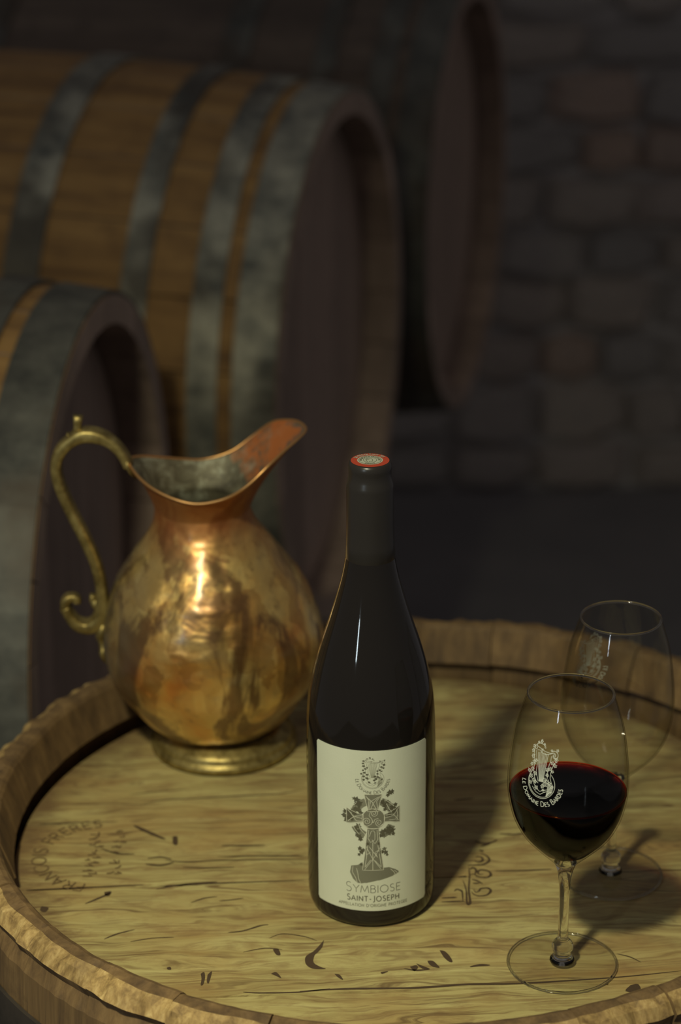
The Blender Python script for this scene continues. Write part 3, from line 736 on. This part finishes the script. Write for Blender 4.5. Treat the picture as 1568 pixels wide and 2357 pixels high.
for (x, y, r) in ((310, 740, 55), (350, 790, 50), (270, 730, 35), (330, 880, 55), (360, 920, 45), (250, 900, 55), (140, 930, 45), (120, 990, 45), (165, 1010, 60), (220, 1000, 50), (280, 940, 40), (150, 1050, 40), (330, 1110, 50), (290, 1150, 40), (340, 1260, 45), (360, 1300, 40), (310, 1240, 35),
                  (770, 650, 55), (800, 640, 45), (740, 680, 35), (660, 770, 50), (700, 820, 50), (740, 780, 40), (800, 860, 50), (850, 830, 40), (860, 900, 45), (820, 920, 45), (760, 960, 40), (760, 1150, 50), (800, 1190, 55), (820, 1240, 40), (770, 1230, 40), (660, 1200, 55), (680, 1240, 40),
                  (350, 1430, 40), (370, 1480, 45), (340, 1520, 30), (400, 1450, 35), (690, 1440, 40), (710, 1490, 45), (730, 1530, 25), (660, 1480, 40), (620, 1360, 30), (460, 1360, 35), (370, 1660, 30), (300, 800, 40), (340, 830, 40), (290, 870, 40), (200, 960, 45), (180, 930, 35), (240, 1030, 35), (310, 1190, 35), (340, 1180, 35), (700, 880, 35), (780, 900, 35), (830, 870, 35), (740, 1200, 45), (700, 1180, 40), (640, 1250, 35)):
    lv += hatch(leaf(*[c for c in cu([(x, y)])[0]], r * .0000455, rr), .00026, rr.uniform(0, 3))
ribbon(lv, .00022, L2, 'vine_print', INK, label, step=.0015, kind='stuff')
ol = []
for c_ in cross[:4]: ol.append(cu(c_ + [c_[0]]))
ol.append(cu(arc(540, 1005, 158, 145, 0, 360, 30)))
for (x, y, a) in ((550, 925, 4.6), (450, 1040, 2.5), (615, 1060, .4)): ol.append(cu(spiral(x, y, 55, 1.8, a, 34)))
ol += [cu(p) for p in ([(500, 900), (480, 960), (520, 1010), (530, 1060)], [(610, 1000), (560, 1010), (540, 1060)], [(400, 1090), (450, 1110), (510, 1080), (530, 1030)],
      [(450, 700), (520, 760), (580, 870)], [(620, 690), (540, 780), (500, 870)], [(480, 870), (500, 760), (600, 700)], [(435, 680), (480, 740), (470, 860)], [(600, 860), (585, 760), (640, 680)],
      [(180, 900), (260, 980), (380, 1000)], [(180, 1060), (270, 980), (380, 960)], [(220, 930), (300, 1040), (380, 1040)], [(900, 880), (820, 980), (700, 1000)], [(900, 1060), (820, 960), (710, 960)], [(870, 900), (890, 1000), (870, 1060)], [(760, 1030), (850, 1040), (890, 980)],
      [(475, 1160), (465, 1280), (500, 1340), (560, 1300), (560, 1200), (540, 1170), (510, 1180), (480, 1260)], [(590, 1160), (600, 1300), (560, 1360), (520, 1300)], [(440, 1400), (520, 1560), (640, 1720)], [(640, 1400), (560, 1540), (440, 1700), (420, 1730)], [(530, 1340), (530, 1740)],
      [(450, 1500), (420, 1700), (500, 1590)], [(620, 1500), (650, 1700), (560, 1600)], [(480, 1400), (600, 1560), (560, 1480), (620, 1450)], [(460, 1380), (440, 1520), (500, 1480)], [(600, 1380), (620, 1480)],
      [(250, 1700), (240, 1780), (290, 1860), (310, 1930)], [(300, 1720), (320, 1790), (330, 1870), (360, 1930)], [(780, 1740), (830, 1790), (850, 1830)], [(840, 1770), (880, 1810)], [(230, 880), (250, 830), (300, 790)], [(240, 1090), (280, 1160), (330, 1220)], [(720, 800), (760, 880), (800, 930)],
      [(700, 740), (780, 800), (830, 850)], [(330, 1080), (360, 1160), (420, 1220), (430, 1260)])]
ribbon(ol, .00032, L3, 'relief_lines', LINE, label, step=.001, kind='stuff')
T1 = text('SYMBIOSE', .0006, .0132, .0052, 1.28, .13, 1.16, big=(0,))
ribbon(T1, .00034, L2, 'name_lettering', INK, label, step=.001)
T2 = text('SAINT-JOSEPH', .0006, .0070, .0036, 1.12, .20, 1.02, big=(0, 6))
ribbon(T2, .00052, L2, 'region_lettering', INK, label, step=.001)
T3 = text("APPELLATION D'ORIGINE PROTEGEE", .0006, .0030, .0020, 1, .20, .98)
ribbon(T3, .00030, L2, 'small_lettering', INKL, label, step=.001)
EL, ELV, ET = emblem()
sM = .0069
ev = lambda P, s, x0, y0, k=1.0: [(x * s + x0, (y * k if y > 0 else y) * s + y0) for x, y in P]
y0 = .1124 - (440 - 55) * .0000493; x0 = (532 - 521) * .0000443
ribbon([ev(p, sM, x0, y0, .76) for p in EL], .00018, L1, 'lyre_print', INKL, label, step=.001)
q = []
for p in ELV: q += hatch(ev(p, sM, x0, y0, .76), .00024, .5)
ribbon(q, .00021, L2, 'lyre_vine_print', INK, label, step=.001, kind='stuff')
ribbon([ev(p, sM, x0, y0, .76) for p in ET], .00026, L1, 'estate_lettering', INK, label, step=.001)

# ------------------------------------------------------------------ wine glasses
OUT = [(.00335, .0185), (.0031, .028), (.0031, .045), (.0034, .055), (.0045, .0645), (.0068, .0715), (.0115, .0762), (.0178, .0826), (.0262, .0922), (.0316, .1025), (.0344, .1125), (.0357, .1215), (.0357, .1310), (.0348, .142), (.0321, .161), (.0280, .1755), (.0252, .1836)]
outp = smooth_profile(OUT[5:], 5)
def bowl_r(h):
    for (r0, z0), (r1, z1) in zip(outp[:-1], outp[1:]):
        if z0 <= h <= z1: return r0 + (r1 - r0) * (h - z0) / (z1 - z0)
    return outp[-1][0]
def make_glass(name, loc, rz, label_, level=None, az_logo=0.0, h0=.1408):
    g = tag(empty(name, loc, rz), label_, 'glass')
    bowl_out = smooth_profile(OUT[5:], 5)
    inn = []
    for (r, z) in bowl_out:
        if z < .0795: continue
        inn.append((max(r - .0009, 0.0), z))
    inn = [(0.0, .0782), (.006, .0786)] + [(r, z + .0004) for r, z in inn if r > .012]
    top = [(.0250, .1842), (.0246, .1840)]
    bo = lathe('bowl', bowl_out + top + inn[::-1], [TGLASS, IGLASS], g, 128)
    cut = (len(bowl_out) + 1) * 128
    for pl in bo.data.polygons: pl.material_index = 1 if min(pl.vertices) >= cut else 0
    def ring(nm, R, z, rad, m_):
        q = [(R + rad * cos(2 * PI * i / 10), z + rad * sin(2 * PI * i / 10)) for i in range(10)]
        return lathe(nm, q, m_, g, 128, close=True)
    ring('lip', .02495, .1840, .00075, SGLASS); ring('foot_edge', .0331, .00125, .00085, SGLASS)
    lathe('stem', [(.0, .0022), (.0078, .0030)] + smooth_profile([(.0074, .0042), (.0062, .0058), (.0052, .0075), (.0060, .0100), (.0066, .0125), (.0058, .0155), (.0040, .0175)] + OUT[0:6], 4) + [(.0064, .0722), (0.0, .0740)], SGLASS, g, 48)
    lathe('foot', [(0, .0003), (.031, .0003), (.0330, .0006), (.0334, .0012), (.0330, .0018), (.0300, .0019), (.018, .0023), (.0080, .0035), (.0, .0036)], TGLASS, g, 128)
    if level:
        w_ = [(r * 0.9995, z) for r, z in inn if z < level and r > .008]
        r_top = bowl_r(level) - .00092
        lathe('wine', [(0, .0784), (.008, .0790)] + [(r - .00006, z + .0001) for r, z in w_ if z > .0795] + [(r_top - .0001, level), (r_top - .0012, level - .0005), (0, level - .0006)], WINE, g, 128)
        ring('meniscus', r_top - .0003, level + .0001, .00055, MENI)
    def gm(u, v):
        h = h0 + v * 1.04; r = bowl_r(h) + .00012; a = az_logo + u / .0357
        return (r * sin(a), -r * cos(a), h)
    EL, ELV, ET = emblem(4)
    s = .0088
    ribbon([ev(p, s, 0, 0) for p in EL], .00030, gm, 'lyre_emblem', ETCH, g, step=.001)
    q = []
    for p in ELV: q += hatch(ev(p, s, 0, 0), .00075, .9)
    for p in ELV: q.append(ev(p + [p[0]], s, 0, 0))
    ribbon(q, .00028, gm, 'vine_emblem', ETCH, g, step=.001, kind='stuff')
    ribbon([ev(p, s, 0, 0) for p in ET], .00040, gm, 'glass_lettering', ETCH, g, step=.001)
    return g
g1 = at(1294, 2218); g2 = at(1405, 2012)
make_glass('wine_glass', (g1.x, g1.y, 0), 0, 'front wine glass, half full of red wine, white lyre print on bowl', .1203, math.radians(-33))
make_glass('wine_glass', (g2.x, g2.y, 0), 0, 'empty wine glass behind the filled one, print seen reversed through the bowl', None, math.radians(-154), .1345)

# ------------------------------------------------------------------ copper jug
jug = tag(empty('copper_jug', (-.1044, .2133, 0)), 'dented copper jug with brass handle and tall spout, left of the bottle', 'jug')
foot = lathe('foot_ring', [(.0, .002), (.040, .0015), (.0505, .0005), (.0530, .002), (.0535, .005), (.0520, .0072), (.0505, .0078), (.0508, .0100), (.0495, .0128), (.0462, .0140), (.0440, .0165), (.0405, .0175), (.030, .018), (0, .018)], BRASS, jug, 96)
BP = [(0.0, .0165), (.030, .0165), (.0410, .0190), (.0535, .0285), (.0652, .0450), (.0755, .0620), (.0785, .0790), (.0782, .0930), (.0757, .1080), (.0700, .1240), (.0605, .1405), (.0515, .1540), (.0430, .1655), (.0378, .1735), (.0352, .1800), (.0338, .1870)]
def lean(z): return -.0052 - .0045 * max(0, (z - .09) / .1) + .002 * max(0, (.04 - z) / .04)
def ring_bump(z):
    s = 0
    for zc in (.0630, .1135, .1335, .1720): s += (.0006 if zc < .15 else .00025) * math.exp(-((z - zc) / .0011) ** 2)
    return s
NJ = 120
rows = []
for (r, z) in smooth_profile(BP, 7):
    row = []
    for i in range(NJ):
        a = 2 * PI * i / NJ
        d = 0
        if r > .02:
            d = .0016 * noise.noise(Vector((cos(a) * r * 38, sin(a) * r * 38, z * 30))) + .00045 * noise.noise(Vector((cos(a) * r * 150, sin(a) * r * 150, z * 120))) + ring_bump(z)
        row.append(((r + d) * cos(a) + (lean(z) if r > .001 else 0), (r + d) * sin(a), z))
    rows.append(row)
# throat and rim: closed curve with the pouring lip towards +x
RIM = [(180, -.0605, 0, .2215), (160, -.0545, .0170, .2180), (140, -.0430, .0300, .2125), (118, -.0270, .0390, .2075), (97, -.0105, .0435, .2055), (76, .0085, .0462, .2103), (60, .0240, .0490, .2208), (42, .0383, .0435, .2330), (27, .0490, .0310, .2392), (13, .0580, .0172, .2425), (0, .0632, 0, .2432)]
full = RIM[::-1] + [(360 - a, x, -y, z) for a, x, y, z in RIM[1:]]            # angle 0 .. 360
def rimpt(a):
    a %= 360
    for p, q_ in zip(full[:-1], full[1:]):
        if p[0] <= a <= q_[0]:
            i = full.index(p); t_ = (a - p[0]) / (q_[0] - p[0])
            m = len(full) - 1
            P0 = full[i - 1 if i else m - 1]; P3 = full[(i + 2) if i + 2 <= m else 1]
            return tuple(0.5 * (2 * p[c] + (-P0[c] + q_[c]) * t_ + (2 * P0[c] - 5 * p[c] + 4 * q_[c] - P3[c]) * t_ * t_ + (-P0[c] + 3 * p[c] - 3 * q_[c] + P3[c]) * t_ ** 3) for c in (1, 2, 3))
base = rows[-1]; KT = 12
for k in range(1, KT + 1):
    s = k / KT; row = []
    for i in range(NJ):
        a = 360 * i / NJ; rx, ry, rz_ = rimpt(a); bx, by, bz = base[i]
        e = s ** 1.5 if True else s                       # swells outwards towards the edge
        row.append((bx + (rx - bx) * (.35 * s + .65 * e), by + (ry - by) * (.35 * s + .65 * e), bz + (rz_ - bz) * s))
    rows.append(row)
v = [p for r in rows for p in r]; f = []
for a in range(len(rows) - 1):
    for i in range(NJ):
        j = (i + 1) % NJ; f.append((a * NJ + i, a * NJ + j, (a + 1) * NJ + j, (a + 1) * NJ + i))
jb = mesh('jug_body', v, f, COPPER, jug, True)
# inner skin, 1.2 mm inside, tinned
nb = len(smooth_profile(BP, 7)); start = nb - 30
vi, fi = [], []
inner = rows[start:]
for k, r in enumerate(inner):
    cx_ = sum(p[0] for p in r) / NJ
    for (x, y, z) in r:
        l = math.hypot(x - cx_, y) or 1; d = .0010 if k < len(inner) - 1 else .0002
        vi.append((x - (x - cx_) / l * d, y - y / l * d, z + (.00015 if k == len(inner) - 1 else 0)))
for a in range(len(inner) - 1):
    for i in range(NJ):
        j = (i + 1) % NJ; fi.append((a * NJ + j, a * NJ + i, (a + 1) * NJ + i, (a + 1) * NJ + j))
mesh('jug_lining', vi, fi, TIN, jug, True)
def tube(path, rad, name, m, parent, n=8, closed=False, flat=None):
    v, f = [], []; L = len(path)
    for i, p in enumerate(path):
        p = Vector(p); a = Vector(path[(i - 1) % L if closed else max(i - 1, 0)]); b = Vector(path[(i + 1) % L if closed else min(i + 1, L - 1)])
        tdir = (b - a).normalized()
        side = Vector((0, 1, 0)) if flat else tdir.orthogonal().normalized()
        if not flat and abs(tdir.z) < .95: side = tdir.cross(Vector((0, 0, 1))).normalized()
        up = side.cross(tdir).normalized()
        rr_ = rad[i] if isinstance(rad, (list, tuple)) else rad
        rs, ru = (rr_[0], rr_[1]) if isinstance(rr_, (list, tuple)) else (rr_, rr_)
        for k in range(n):
            t_ = 2 * PI * k / n + PI / n; cs, sn = cos(t_), sin(t_)
            if flat: cs = math.copysign(abs(cs) ** .45, cs); sn = math.copysign(abs(sn) ** .45, sn)
            q_ = p + side * cs * rs + up * sn * ru; v.append(q_)
    for i in range(L if closed else L - 1):
        i2 = (i + 1) % L
        for k in range(n): k2 = (k + 1) % n; f.append((i * n + k, i * n + k2, i2 * n + k2, i2 * n + k))
    if not closed: f.append(tuple(range(n))); f.append(tuple((L - 1) * n + k for k in range(n)))
    return fix(mesh(name, v, f, m, parent, True))
tube([rimpt(i * 3) for i in range(120)], .00105, 'rolled_rim', RIMC, jug, 8, True)
HP = [(-0.0604, 0.2179), (-0.0657, 0.2283), (-0.0732, 0.2361), (-0.0820, 0.2400), (-0.0915, 0.2405), (-0.1003, 0.2362), (-0.1076, 0.2285), (-0.1108, 0.2190), (-0.1102, 0.2080), (-0.1070, 0.1965), (-0.1018, 0.1830), (-0.0963, 0.1700), (-0.0911, 0.1568), (-0.0870, 0.1445), (-0.0846, 0.1323), (-0.0838, 0.1215), (-0.0842, 0.1079), (-0.0870, 0.0995), (-0.0945, 0.0952), (-0.1025, 0.0975), (-0.1076, 0.1046), (-0.1102, 0.1110)]
HR_ = [.0030, .0030, .0033, .0042, .0044, .0038, .0038, .0035, .0034, .0034, .0034, .0034, .0034, .0034, .0034, .0036, .0048, .0050, .0042, .0036, .0030, .0034]
pp = smooth_profile([(x, 0, z, r) for (x, z), r in zip(HP, HR_)], 5)
hdl = tube([(p[0] * 1.0, p[1], p[2]) for p in pp], [(.0072, p[3] * 1.14) for p in pp], 'handle', BRASS, jug, 12, False, True)
fix(hdl)
tube([(-.0955, 0, .2395), (-.0948, 0, .2455), (-.0944, 0, .2500), (-.0940, 0, .2545)], [(.0034, .0045), (.0030, .0026), (.0033, .0030), (.0040, .0034)], 'thumb_piece', BRASS, hdl, 10, False, True)
tube([(-.1010, 0, .2380), (-.1020, 0, .2420)], [(.003, .0012), (.0024, .0006)], 'thumb_piece', BRASS, hdl, 8, False, True)
tube(smooth_profile([(-.1102, 0, .1105), (-.1100, 0, .1150), (-.1060, 0, .1180), (-.1020, 0, .1168), (-.1015, 0, .1140)], 3), [(.0055, .0034)] * 6 + [(.0045, .0030)] * 7, 'scroll_end', BRASS, hdl, 10, False, True)
tube(smooth_profile([(-.0850, 0, .1100), (-.0880, 0, .1130), (-.0905, 0, .1160), (-.0900, 0, .1195)], 3), [(.0050, .0034)] * 5 + [(.004, .0024)] * 5, 'scroll_leaf', BRASS, hdl, 10, False, True)
# escutcheon riveted to the belly, and the clasp at the rim
def plate(name, pts, th, sc_):
    v, f = [], []
    n = 14
    for (x, z, wy, t_) in pts:
        for k in range(n):
            a = 2 * PI * k / n; v.append((x + cos(a) * t_, sin(a) * wy, z))
    for i in range(len(pts) - 1):
        for k in range(n): f.append((i * n + k, i * n + (k + 1) % n, (i + 1) * n + (k + 1) % n, (i + 1) * n + k))
    f.append(tuple(range(n))); f.append(tuple((len(pts) - 1) * n + k for k in range(n)))
    return fix(mesh(name, v, f, BRASS, jug, True))
plate('escutcheon', [(-.0820, .1010, .0030, .0020), (-.0840, .0980, .0080, .0030), (-.0852, .0930, .0105, .0040), (-.0858, .0880, .0085, .0042), (-.0850, .0830, .0060, .0030), (-.0845, .0800, .0095, .0030), (-.0848, .0760, .0110, .0030), (-.0838, .0710, .0080, .0026), (-.0820, .0660, .0030, .0020)], 0, 0)
plate('rim_clasp', [(-.0560, .2085, .0025, .0012), (-.0585, .2130, .0070, .0020), (-.0605, .2180, .0085, .0024), (-.0612, .2225, .0075, .0022), (-.0612, .2245, .0030, .0012)], 0, 0)
